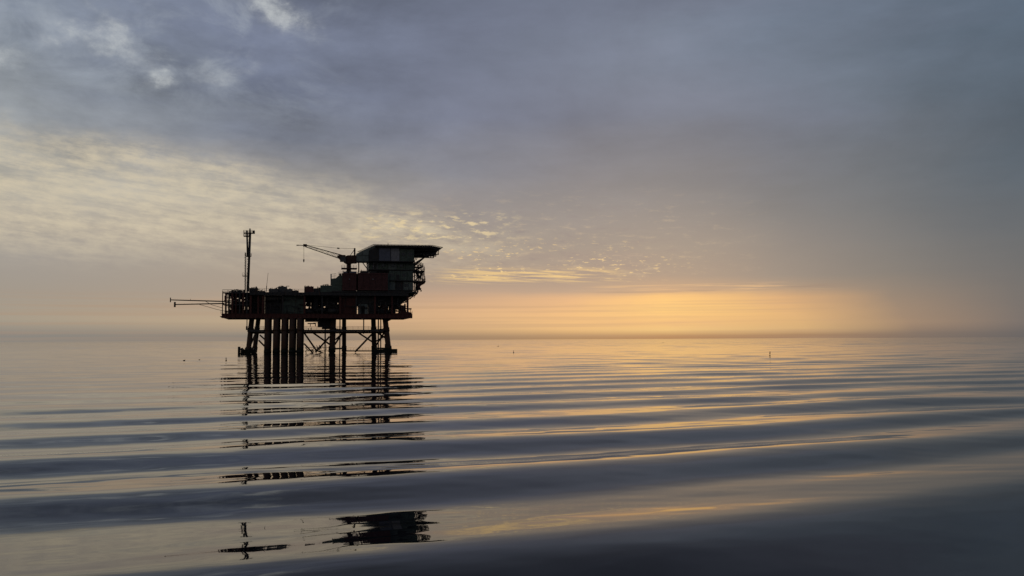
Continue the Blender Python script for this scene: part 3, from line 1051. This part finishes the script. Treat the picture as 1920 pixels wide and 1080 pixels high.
# ------------------------------------------------------------------ vent tower
base = P(464, 547, 6)
t = empty('vent_tower', 'tall slim vent tower with railed head platform near the left end of the deck', 'tower', base)


def z(px, py):
    return P(px, py, 6)


part('vent_pipe', 'steel', lambda p: p.tube(z(464.6, 547), z(469, 437), 0.42, 10, 0.38), parent=t, base=base)
part('vent_tip', 'steel', lambda p: p.tube(z(469, 437), z(468.6, 428.5), 0.3, 8, 0.22), parent=t, base=base)
part('vent_pipe', 'steel', lambda p: p.tube(z(464.3, 482), z(463, 432.3), 0.3, 8), parent=t, base=base)


def lat(p):
    n = 15
    for k in range(n):
        ya, yb = 547 - 65 * k / n, 547 - 65 * (k + 1) / n
        la, lb = 459.5 + 1.0 * k / n, 459.5 + 1.0 * (k + 1) / n
        ra, rb = 463.5 + 1 * k / n, 463.5 + 1 * (k + 1) / n
        for d in (5.2, 6.8):
            p.tube(P(la, ya, d), P(lb, yb, d), 0.09, 5)
            p.tube(P(la, ya, d) if k % 2 else P(ra, ya, d), P(rb, yb, d) if k % 2 else P(lb, yb, d), 0.05, 4)
            p.tube(P(la, ya, d), P(ra, ya, d), 0.05, 4)
        p.tube(P(la, ya, 5.2), P(la, ya, 6.8), 0.05, 4)
    for k in range(20):
        y = 540 - 100 * k / 20
        x = 464.8 + 4 * k / 20
        p.tube(P(x - 3.0, y, 6), P(x, y - 1.5, 6), 0.05, 4)


part('lattice_frame', 'steel', lat, parent=t, base=base, kind='stuff')


def ladder(p):
    for px in (459.0, 460.4):
        p.tube(z(px, 547), z(px + 0.4, 473), 0.06, 5)
    for k in range(56):
        y = 546 - 73 * k / 56
        p.tube(z(459.0 + 0.4 * k / 56, y), z(460.4 + 0.4 * k / 56, y), 0.03, 4)
    for k in range(14):
        y = 543 - 70 * k / 14
        p.tube(z(457.8, y), z(460.4, y), 0.05, 4)


part('ladder', 'steel', ladder, parent=t, base=base)
for px0, px1, py in ((457, 477.5, 437), (457, 469, 443), (460, 471, 480.2), (454.8, 464, 517.5)):
    def f(p):
        a, b = z(px0, py), z(px1, py)
        p.box(a.x, b.x, 5.0, 7.0, a.z - 0.1, a.z + 0.08)
        if py < 500:
            for d in (5.05, 6.95):
                p.rail((a.x, d, a.z), (b.x, d, a.z), 0.9, 4, 0.04)
            p.rail((a.x, 5.05, a.z), (a.x, 6.95, a.z), 0.9, 2, 0.04)
            p.rail((b.x, 5.05, a.z), (b.x, 6.95, a.z), 0.9, 2, 0.04)
        else:
            p.rail((a.x, 5.05, a.z), (b.x, 5.05, a.z), 1.0, 2, 0.04)
    part('platform', 'steel', f, parent=t, base=base)
part('instrument_box', 'steel', lambda p: p.pbox(473.6, 476.8, 432.3, 436.5, 5.4, 6.6), parent=t, base=base)

# whip antenna
base = P(499, 547, 2)
t = empty('whip_antenna', 'thin whip antenna leaning right above the deck between tower and crane', 'antenna', base)
part('antenna_mount', 'steel', lambda p: p.tube(base, P(500, 536, 2), 0.13, 6), parent=t, base=base)
part('antenna_rod', 'steel', lambda p: p.tube(P(500, 536, 2), P(502.8, 511.5, 2), 0.07, 5, 0.05), parent=t, base=base)

# ------------------------------------------------------------------ deck units standing on the upper deck


def deck_unit(name, label, cat, m, px0, px1, pyt, pyb, d, dep, kind=0, group=None):
    base = P((px0 + px1) / 2, pyb, d)
    t = empty(name, label, cat, base, group)
    a, b = P(px0, pyt, d), P(px1, pyb, d)

    def body(p):
        p.box(a.x, b.x, d, d + dep, b.z + 0.15, a.z)
        n = max(3, int((b.x - a.x) / 0.6))
        for k in range(n):
            x = a.x + (b.x - a.x) * (k + 0.5) / n
            p.box(x - 0.07, x + 0.07, d - 0.07, d - 0.002, b.z + 0.3, a.z - 0.15)
    part('body', m, body, parent=t, base=base)
    part('skid', 'steel', lambda p: p.box(a.x, b.x, d, d + dep, b.z, b.z + 0.148), parent=t, base=base)
    if kind == 1:
        part('hatch', 'steel', lambda p: p.box(a.x + (b.x - a.x) * 0.3, a.x + (b.x - a.x) * 0.6, d + 0.6, d + dep - 0.5, a.z + 0.002, a.z + 0.3), parent=t, base=base)
    if kind == 2:
        part('exhaust', 'steel', lambda p: p.tube((b.x - 0.5, d + 1, a.z), (b.x - 0.5, d + 1, a.z + 0.55), 0.2, 8), parent=t, base=base)
        part('exhaust', 'steel', lambda p: p.tube((a.x + 0.7, d + 1.6, a.z), (a.x + 0.7, d + 1.6, a.z + 0.35), 0.14, 8), parent=t, base=base)
    for s in (a.x + 0.1, b.x - 0.1):
        part('corner_post', m, lambda p: p.box(s - 0.1, s + 0.1, d - 0.1, d - 0.004, b.z + 0.15, a.z), parent=t, base=base)
    return t


deck_unit('deck_cabin', 'low dark cabin directly right of the vent tower foot', 'cabin', 'steel', 467.5, 483, 539.8, 548.5, 3, 6, 2)
deck_unit('pump_unit', 'flat low dark unit left of the whip antenna', 'machine', 'steel', 484, 496.5, 545.2, 548.5, 2, 5)
deck_unit('generator_unit', 'long dark deck unit right of the whip antenna', 'machine', 'grey', 504, 521, 541.2, 548.5, 2, 6, 0)
deck_unit('tank_unit', 'taller square topped grey unit in the middle of the low deck', 'tank', 'grey', 521.2, 537.8, 537.2, 548.5, 4, 6, 0)
deck_unit('cooler_unit', 'low dark unit sloping down right of the square topped grey unit', 'machine', 'grey', 538, 548, 541.7, 548.5, 2.5, 5, 0)
deck_unit('pump_unit', 'lowest unit before the railed gap left of the red box', 'machine', 'steel', 548.2, 560, 544.8, 548.5, 2, 4)
deck_unit('storage_container', 'dark red box unit on deck behind the railed gap', 'container', 'cabin', 570.5, 588, 537, 548.5, 2, 5, 0)
deck_unit('deck_cabin', 'dark cabin right beside the dark red box unit', 'cabin', 'steel', 588.3, 600.5, 540.4, 548.5, 2.2, 6, 0)
deck_unit('deck_cabin', 'long dark cabin at the foot of the stepped roof left of the red modules', 'cabin', 'green', 601, 641, 535, 548.5, 2, 8, 0)

# stepped machinery house left of the red modules
base = P(632, 535, 3)
t = empty('machinery_house', 'green stepped machinery house climbing to the crane foot', 'building', base)
pts = [(621.5, 534.9), (621.5, 522.5), (630, 521.5), (634, 517.5), (641.6, 516), (641.6, 534.9)]
part('wall', 'green', lambda p: p.prism([(v.x, v.z) for v in (P(x, y, 3) for x, y in pts)], 3, 12), parent=t, base=base)
part('railing', 'steel', lambda p: (p.rail(P(621.8, 522.5, 3.1), P(630, 521.5, 3.1), 1.6, 3, 0.05), p.rail(P(634, 517.5, 3.1), P(648, 516, 3.1), 1.3, 4, 0.05)), parent=t, base=base)
part('pale_pole', 'pale', lambda p: p.tube(P(620.6, 534, 3.5), P(620.6, 513.5, 3.5), 0.17, 8), parent=t, base=base, label='pale upright pipe at the left corner')  # thin pale upright pole beside the house
part('roof_vent', 'steel', lambda p: p.pbox(636, 640, 512.5, 516.6, 5, 7), parent=t, base=base)

# two red modules
for (px0, px1, lab) in ((642, 668.5, 'left and narrower of two dark red modules under the crane'), (671, 727.5, 'long dark red module right of the narrow red one')):
    a, b = P(px0, 511.5, 0.6), P(px1, 544.5, 0.6)
    base = Vector(((a.x + b.x) / 2, 0.6, b.z))
    t = empty('process_module', lab, 'module', base, 'dark red modules')
    part('frame', 'cabin', lambda p: (p.box(a.x, b.x, 0.55, 8, b.z, b.z + 0.5), p.box(a.x, b.x, 0.55, 8, a.z - 0.4, a.z)), parent=t, base=base)
    n = max(2, round((px1 - px0) / 11))
    pw = (b.x - a.x) / n
    for k in range(n):
        def f(p):
            x0, x1 = a.x + pw * k + 0.05, a.x + pw * (k + 1) - 0.05
            p.box(x0, x1, 0.75, 0.9, b.z + 0.502, a.z - 0.402)
            for j in range(4):
                x = x0 + (x1 - x0) * (j + 0.5) / 4
                p.box(x - 0.08, x + 0.08, 0.66, 0.748, b.z + 0.6, a.z - 0.5)
        part('panel', 'cabin', f, parent=t, base=base)
    part('core', 'steel', lambda p: p.box(a.x + 0.05, b.x - 0.05, 1.0, 7.9, b.z + 0.502, a.z - 0.402), parent=t, base=base)
    part('roof_rail', 'steel', lambda p: p.rail((a.x + 0.1, 0.8, a.z), (b.x - 0.1, 0.8, a.z), 0.9, None, 0.04), parent=t, base=base)
    if px0 > 650:
        part('roof_plant', 'steel', lambda p: p.pbox(676, 690, 507.8, 511.6, 3, 6), parent=t, base=base)
        part('roof_plant', 'steel', lambda p: p.pbox(694, 706, 508.6, 511.6, 2.5, 5), parent=t, base=base)
        part('roof_pipe', 'steel', lambda p: p.tube(P(677.5, 512, 2), P(677.5, 505.5, 2), 0.12, 6), parent=t, base=base)
    else:
        part('roof_plant', 'blue', lambda p: p.pbox(644, 651, 509, 511.6, 2, 5), parent=t, base=base)
        part('roof_plant', 'blue', lambda p: p.pbox(656, 668, 508.8, 511.6, 2, 5), parent=t, base=base)
    part('panel_lamp', 'pale', lambda p: p.pbox((px0 + px1) / 2 - 1, (px0 + px1) / 2 + 1, 522.6, 524.2, 0.5, 0.655), parent=t, base=base)

part('gap_filler', 'steel', lambda p: p.pbox(660, 740, 512.5, 545, 8.7, 9.2))  # added dark backing so the gap between the red modules shows no sky
part('gap_filler', 'green', lambda p: p.pbox(726.6, 729.2, 512, 545, 2.0, 8))
# deck strip the modules stand on
part('module_deck', 'steel', lambda p: p.pbox(622, 778, 545, 549.2, 1.2, 20))

# ------------------------------------------------------------------ crane
base = P(654, 512, 5)
t = empty('pedestal_crane', 'pedestal crane with lattice boom pointing left from the top of the platform', 'crane', base)


def C(px, py, d=5.0):
    return P(px, py, d)


part('pedestal', 'crane', lambda p: (p.tube(C(654, 513), C(654, 492), 0.78, 14), p.tube(C(654, 494), C(654, 490), 0.82, 14, 1.25)), parent=t, base=base)
part('service_platform', 'crane', lambda p: (p.box(C(640, 504).x, C(669, 504).x, 3.0, 7.0, C(640, 504.6).z, C(640, 502.6).z), ), parent=t, base=base)
a, b = C(640.5, 503, 3.1), C(668.5, 503, 3.1)
part('railing', 'steel', lambda p: p.rail(a, b, 1.1, 5, 0.05), parent=t, base=base)
part('slewing_house', 'crane', lambda p: p.prism([(v.x, v.z) for v in (C(x, y, 3.4) for x, y in ((645, 491), (646, 481), (652, 478.5), (668, 478.5), (668, 491.5), (658, 494), (650, 494)))], 3.4, 6.6), parent=t, base=base)
part('counterweight', 'crane', lambda p: p.pbox(660, 669.5, 484, 492.5, 2.9, 7.1), parent=t, base=base)
cab = part('cab', 'grey', lambda p: p.pbox(638, 648, 480.5, 490.5, 2.4, 4.2), parent=t, base=base)
part('window', 'glass', lambda p: p.pbox(639, 645, 482, 487, 2.36, 2.398), parent=cab, base=base)
part('gantry', 'crane', lambda p: [(p.bar(C(665, 480, d), C(665, 465.3, d), 0.55 if d < 5 else 0.4), p.bar(C(656, 480, d), C(664.5, 468, d), 0.2)) for d in (4.0, 6.0)] + [p.tube(C(665, 466, 4.0), C(665, 466, 6.0), 0.2, 8)], parent=t, base=base)


def boom(p):
    p0, p1 = C(640, 482), C(573, 461.2)
    p.truss(p0, p1, 1.5, 1.35, 13, 0.085, 0.05, 0.45)


part('boom', 'crane', boom, parent=t, base=base)
part('boom_root', 'crane', lambda p: p.prism([(v.x, v.z) for v in (C(x, y, 4.3) for x, y in ((632, 480.5), (636, 477.8), (648, 478), (648, 490), (638, 487.5)))], 4.3, 5.7), parent=t, base=base)
part('boom_head', 'crane', lambda p: (p.pbox(568.5, 575.5, 457.5, 462, 4.5, 5.5), p.tube(C(568.5, 460.2), C(558, 459.6), 0.12, 6), p.pbox(555.8, 560.2, 458.9, 460.4, 4.7, 5.3)), parent=t, base=base)


def stays(p):
    for d in (4.2, 5.8):
        p.tube(C(665, 466, d), C(634, 465.4, 5), 0.05, 5)
        p.tube(C(634, 465.4, 5), C(575, 459.5, d), 0.05, 5)
    p.tube(C(632, 465.3), C(636.5, 465.7), 0.22, 6)


part('pendant_line', 'steel', stays, parent=t, base=base)
part('hoist_line', 'steel', lambda p: [p.tube(C(x, 462), C(x, 486.5), 0.035, 4) for x in (569.0, 570.2)], parent=t, base=base)
part('hook_block', 'steel', lambda p: (p.pbox(568.4, 570.9, 486, 490.3, 4.75, 5.25), p.tube(C(569.6, 490), C(569.6, 492), 0.1, 6)), parent=t, base=base)

# ------------------------------------------------------------------ living quarters
base = P(735, 545, 4)
t = empty('living_quarters', 'four storey green and grey living quarters under the helideck', 'building', base)
FR = 4.0


def storey(px0, px1, py0, py1, d, panels, core='steel', dep=13.0):
    a, b = P(px0, py0, d), P(px1, py1, d)
    part('storey', core, lambda p: p.box(a.x + 0.02, b.x - 0.02, d + 0.12, d + dep, b.z + 0.2, a.z), parent=t, base=base)
    part('floor_edge', 'steel', lambda p: p.box(a.x - 0.1, b.x + 0.1, d - 0.35, d + dep + 0.2, b.z - 0.06, b.z + 0.198), parent=t, base=base)
    for i, (x0, x1, m, feat) in enumerate(panels):
        u, v = P(x0, py0, d), P(x1, py1, d)

        def f(p):
            p.box(u.x + 0.03, v.x - 0.03, d, d + 0.118, b.z + 0.2, a.z - 0.06)
            n = max(2, int((v.x - u.x) / 0.45))
            for j in range(n):
                x = u.x + (v.x - u.x) * (j + 0.5) / n
                p.box(x - 0.07, x + 0.07, d - 0.05, d - 0.002, b.z + 0.28, a.z - 0.14)
        w = part('wall_panel', m, f, parent=t, base=base)
        zc, xc = (a.z + b.z) / 2 + 0.25, (u.x + v.x) / 2
        if feat == 'window':
            fr = part('window', 'grey', lambda p: (p.box(xc - 0.62, xc + 0.62, d - 0.12, d - 0.055, zc - 0.5, zc + 0.5)), parent=t, base=base)
            part('pane', 'glass', lambda p: p.box(xc - 0.5, xc + 0.5, d - 0.16, d - 0.122, zc - 0.38, zc + 0.38), parent=fr, base=base)
        if feat == 'door':
            part('door', 'steel', lambda p: p.box(xc - 0.55, xc + 0.55, d - 0.12, d - 0.055, b.z + 0.22, b.z + 2.2), parent=t, base=base)


storey(668, 691.5, 478.5, 491, 1.6, [(668.5, 680, 'teal', ''), (680, 691, 'teal', '')], dep=4)
storey(692, 777, 464, 491, 1.6, [(692.5, 711, 'steel', 'door'), (711, 722, 'blue', ''), (722, 732, 'blue', ''), (733, 749, 'pale', ''), (749.5, 762, 'green', 'window'), (762, 776.5, 'green', 'window')])
storey(692, 777, 491.5, 507, FR, [(692.5, 698.5, 'green', ''), (699, 708, 'pale', 'door'), (708.5, 727, 'green', 'window'), (727.5, 744, 'teal', 'window'), (744.5, 760, 'green', 'window'), (760.5, 776.5, 'green', '')])
storey(729, 775, 507.4, 526.8, FR - 0.6, [(729.5, 740, 'green', 'window'), (740.5, 751, 'green', 'door'), (751.5, 763, 'green', 'window'), (763.5, 774.5, 'green', '')])
storey(729, 775, 527.2, 545, FR, [(729.5, 741, 'teal', ''), (741.5, 756, 'steel', 'door'), (756.5, 766, 'teal', 'window'), (766.5, 774.5, 'teal', '')])
part('core_wall', 'steel', lambda p: p.pbox(692.5, 730, 507.2, 545, 8.5, 17), parent=t, base=base)
# post and stair in the opening left of the second storey
part('post', 'yellow', lambda p: p.tube(P(672.6, 511, 6.3), P(672.6, 491.5, 6.3), 0.2, 8), parent=t, base=base)
st = part('stair', 'steel', lambda p: [p.bar(P(680, 492.5, d), P(691.5, 508, d), 0.12, 0.3) for d in (6.5, 7.5)] + [p.bar(P(680 + 11.5 * k / 9, 492.5 + 15.5 * k / 9, 6.55), P(680 + 11.5 * k / 9, 492.5 + 15.5 * k / 9, 7.45), 0.25, 0.05) for k in range(10)], parent=t, base=base)

# balconies at the right end
for px1, py, d0, d1 in ((795, 498.5, 7, 13), (796.5, 507.3, 5, 14), (797, 527.0, 4, 13), (783.5, 548.2, 4, 15)):
    a, b = P(775.5, py, 5), P(px1, py, 5)
    bal = part('balcony', 'steel', lambda p: (p.box(a.x, b.x, d0, d1, a.z - 0.22, a.z), p.bar((a.x, d0 + 0.3, a.z - 2.0), (b.x - 0.5, d0 + 0.3, a.z - 0.2), 0.16), p.bar((a.x, d1 - 0.3, a.z - 2.0), (b.x - 0.5, d1 - 0.3, a.z - 0.2), 0.16)), parent=t, base=base)
    part('railing', 'steel', lambda p: (p.rail((a.x, d0 + 0.05, a.z), (b.x, d0 + 0.05, a.z), 1.1, 4, 0.06), p.rail((b.x, d0 + 0.05, a.z), (b.x, d1 - 0.05, a.z), 1.1, 5, 0.06)), parent=bal, base=base)
for q0, q1, w in (((777.5, 490), (776.5, 548), 0.3), ((784, 498), (784, 527), 0.2), ((790, 507), (789, 527), 0.24), ((781, 527), (779, 549), 0.3)):
    part('balcony_post', 'steel', lambda p: p.tube(P(*q0, 7.5), P(*q1, 7.5), w * 0.6, 6), parent=t, base=base)
part('outside_stair', 'steel', lambda p: [p.bar(P(*u, 8.5), P(*v, 8.5), 0.5, 0.3) for u, v in (((778, 507), (793, 498.5)), ((778, 526), (796, 508)), ((779, 530), (790, 545)))], parent=t, base=base)


def extclutter(p):
    for k in range(95):
        x0 = rng.uniform(776, 796); y0 = rng.uniform(490, 528)
        if x0 > 790 and y0 < 505:
            continue
        d = rng.uniform(6, 13)
        if k % 2:
            p.tube(P(x0, y0, d), P(x0 + rng.uniform(-3, 5), y0 + rng.uniform(-1, 1), d), rng.uniform(0.05, 0.13), 5)
        else:
            p.tube(P(x0, y0, d), P(x0 + rng.uniform(-2, 2), y0 + rng.uniform(3, 8), d), rng.uniform(0.05, 0.13), 5)
    for k in range(14):
        x0 = rng.uniform(778, 789); y0 = rng.uniform(528, 546); d = rng.uniform(6, 12)
        a, b = P(x0, y0, d), P(x0 + rng.uniform(1, 4), y0 + rng.uniform(1, 5), d)
        p.box(a.x, b.x, d, d + 0.8, b.z, a.z)
    for k in range(5):
        q = P(rng.uniform(779, 788), rng.uniform(511, 523), 7)
        p.box(q.x, q.x + rng.uniform(0.4, 1.0), 7, 8, q.z, q.z + rng.uniform(0.5, 1.3))


part('escape_gear', 'steel', extclutter, parent=t, base=base, kind='stuff')
part('outer_frame', 'steel', lambda p: [p.tube(P(*u, 6.2), P(*v, 6.2), 0.11, 6) for u, v in (((777, 492), (790, 507)), ((790, 492.5), (778, 507)), ((778, 508), (795, 526.5)), ((795, 508), (779, 526.5)), ((795, 498), (796, 527)), ((787, 527), (783, 548)), ((777, 530), (786, 545)))], parent=t, base=base, kind='stuff')
part('davit', 'steel', lambda p: (p.tube(P(786, 527, 6), P(791, 514.5, 6), 0.13, 6), p.tube(P(791, 514.5, 6), P(797.5, 519.5, 6), 0.1, 6), p.tube(P(791, 514.5, 6), P(788, 521, 6), 0.08, 6)), parent=t, base=base)
wq = [P(x, y, 5.5) for x, y in ((783, 527.4), (798.8, 527.2), (796, 532), (790, 535), (784, 541))]
part('wedge_platform', 'cabin', lambda p: p.prism([(v.x, v.z) for v in wq][::-1], 5.5, 11), parent=t, base=base, label='red wedge shaped bracket at the right end')

# ------------------------------------------------------------------ helideck
zt = P(704, 459.3, 0.5).z
c0 = P(704, 459.3, 0.5)
pt = [c0, PH(808, 460.6, zt), PH(825, 464.2, zt)]
pt += [Vector((pt[2].x + 0.3, 22, zt)), Vector((pt[1].x - 3, 27, zt)), Vector((PH(690, 466, zt).x, 27, zt)), PH(676, 472, zt)]
poly = [(v.x, v.y) for v in pt]
base = Vector((sum(x for x, _ in poly) / len(poly), sum(y for _, y in poly) / len(poly), zt - 1.2))
t = empty('helideck', 'flat grey helideck with netted edge capping the living quarters', 'helideck', base)
cx, cy = base.x, base.y


def grow(k, dz=0):
    return [Vector((cx + (x - cx) * k, cy + (y - cy) * k, zt + dz)) for x, y in poly]


part('deck_plate', 'grey', lambda p: p.slab(poly, zt - 0.28, zt), parent=t, base=base)
inn = [(v.x, v.y) for v in grow(0.97)]
part('deck_rim', 'steel', lambda p: p.slab(inn, zt - 0.75, zt - 0.282), parent=t, base=base)
gi, go = grow(1.0, -0.14), grow(1.075, 0.05)
for i in range(len(poly)):
    j = (i + 1) % len(poly)

    def f(p):
        p.tube(go[i], go[j], 0.07, 5)
        n = max(3, int((go[j] - go[i]).length / 1.2))
        for k in range(n + 1):
            p.tube(gi[i].lerp(gi[j], k / n), go[i].lerp(go[j], k / n), 0.05, 4)
        for k in (0.3, 0.65):
            p.tube(gi[i].lerp(go[i], k), gi[j].lerp(go[j], k), 0.03, 4)
    part('safety_net', 'net', f, parent=t, base=base)
for k in range(9):
    d = 3 + 2.8 * k
    x0 = max(min(v.x for v in pt), -1e3)
    xl, xr = (P(704, 459, d).x - 0.25 * d * 0.2), pt[2].x - 1.0
    part('deck_girder', 'steel', lambda p: p.box(xl, xr, d - 0.12, d + 0.12, zt - 1.5, zt - 0.752), parent=t, base=base)

zl = zt - 4.0
# overhanging support truss at the right
for d in (4.0, 10.0, 16.0):
    def f(p):
        A, B = P(776, 478.5, d), P(822, 477.5, d)
        Ax, Bx = A.x, pt[2].x - 0.6
        zb = P(800, 478, 6).z
        p.bar((Ax, d, zb), (Bx, d, zb), 0.3)
        n = 7
        for k in range(n):
            xa, xb = Ax + (Bx - Ax) * k / n, Ax + (Bx - Ax) * (k + 1) / n
            p.tube((xa, d, zb), (xb, d, zt - 0.8) if k % 2 else (xa, d, zt - 0.8), 0.09, 5)
            p.tube((xa, d, zt - 0.8), (xb, d, zb), 0.09, 5)
        p.tube((Bx, d, zb), (Bx, d, zt - 0.8), 0.12, 6)
        p.bar((Ax - 0.2, d, P(778, 496, 6).z), (P(803, 478, 6).x, d, zb), 0.34)
        p.bar((P(784, 478, 6).x, d, zb), (P(779, 489, 6).x, d, P(780, 489, 6).z), 0.22)
    part('support_truss', 'steel', f, parent=t, base=base)


def apron(p):
    a, b = P(796, 466, 8), P(818, 477.3, 8)
    p.box(a.x, b.x, 8, 14, b.z, a.z)
    for k in range(26):
        x0 = rng.uniform(776, 816); d = rng.uniform(4, 15)
        p.tube(P(x0, rng.uniform(464, 474), d), P(x0 + rng.uniform(-4, 4), rng.uniform(474, 482), d), rng.uniform(0.06, 0.13), 5)


part('drain_catwalk', 'blue', apron, parent=t, base=base)
part('marker_light', 'steel', lambda p: p.tube(P(727.5, 459.5, 1.2), P(727.5, 455.5, 1.2), 0.14, 6, 0.06), parent=t, base=base)
# sloping side screen under the left edge
for pts in (((668.5, 475.6), (679.6, 470.2), (679.6, 478.3), (668.5, 478.3)), ((680, 470), (691.4, 464.8), (691.4, 478.3), (680, 478.3)), ((691.8, 464.6), (704, 460.6), (704, 463.8), (691.8, 463.9 + 6))):
    def screen(p):
        q = [P(x, y, 1.6) for x, y in pts]
        p.prism([(v.x, v.z) for v in q][::-1], 1.6, 4.5)
    part('side_screen', 'teal', screen, parent=t, base=base)

# ------------------------------------------------------------------ small floats on the sea


def float_thing(name, label, cat, px, py, build, m='float', group=None):
    w = PW(px, py)
    b = MB()
    build(b)
    o = b.build(name, M[m])
    o.location = w
    o['label'] = label
    o['category'] = cat
    if group:
        o['group'] = group
    return o


def bird(b, s=1.0):
    b.ball((0, 0, 0.12 * s), 0.42 * s, 0.2 * s, 0.2 * s, 8, 6)
    b.tube((0.25 * s, 0, 0.18 * s), (0.34 * s, 0, 0.48 * s), 0.07 * s, 6, 0.05 * s)
    b.ball((0.38 * s, 0, 0.5 * s), 0.1 * s, 0.07 * s, 0.07 * s, 6, 4)
    b.tube((0.46 * s, 0, 0.5 * s), (0.62 * s, 0, 0.47 * s), 0.03 * s, 5, 0.005)
    b.tube((-0.35 * s, 0, 0.16 * s), (-0.62 * s, 0, 0.22 * s), 0.1 * s, 5, 0.02)


def pole_float(b, h=1.2, r=0.16):
    b.ball((0, 0, 0.05), r * 1.6, r * 1.6, r * 1.5, 8, 6)
    b.tube((0, 0, -0.4), (0, 0, h), r * 0.45, 6, r * 0.3)
    b.box(-r * 1.6, r * 1.6, -0.03, 0.03, h * 0.72, h)


G = 'small dark floats on the calm sea'
float_thing('sea_float', 'small dark float farthest left on the water, left of the platform', 'float', 345.5, 676.2, lambda b: bird(b, 0.5), group=G)
float_thing('sea_float', 'faint dark float, middle of three left of the platform', 'float', 374, 675, lambda b: bird(b, 0.4), group=G)
float_thing('pole_float', 'small float with short pole nearest the platform on its left', 'float', 424, 675.5, lambda b: pole_float(b, 0.55, 0.1), group=G)
float_thing('sea_float', 'low flat float far out right of the platform near the horizon', 'float', 934, 649.5, lambda b: bird(b, 1.0), group=G)
float_thing('pole_float', 'faint small float right of the platform below the far flat one', 'float', 963, 661, lambda b: pole_float(b, 0.6, 0.11), group=G)
float_thing('sea_float', 'tiny float far out under the brightest glow', 'float', 1243, 643.0, lambda b: bird(b, 1.2), group=G)
float_thing('marker_buoy', 'slim dark marker buoy standing upright in the golden water on the right', 'buoy', 1443.5, 667.5, lambda b: (b.ball((0, 0, 0.0), 0.2, 0.2, 0.22, 10, 6), b.tube((0, 0, -0.5), (0.05, 0, 1.15), 0.06, 8, 0.04), b.tube((0.03, 0, 0.5), (0.045, 0, 1.1), 0.13, 10, 0.07)))
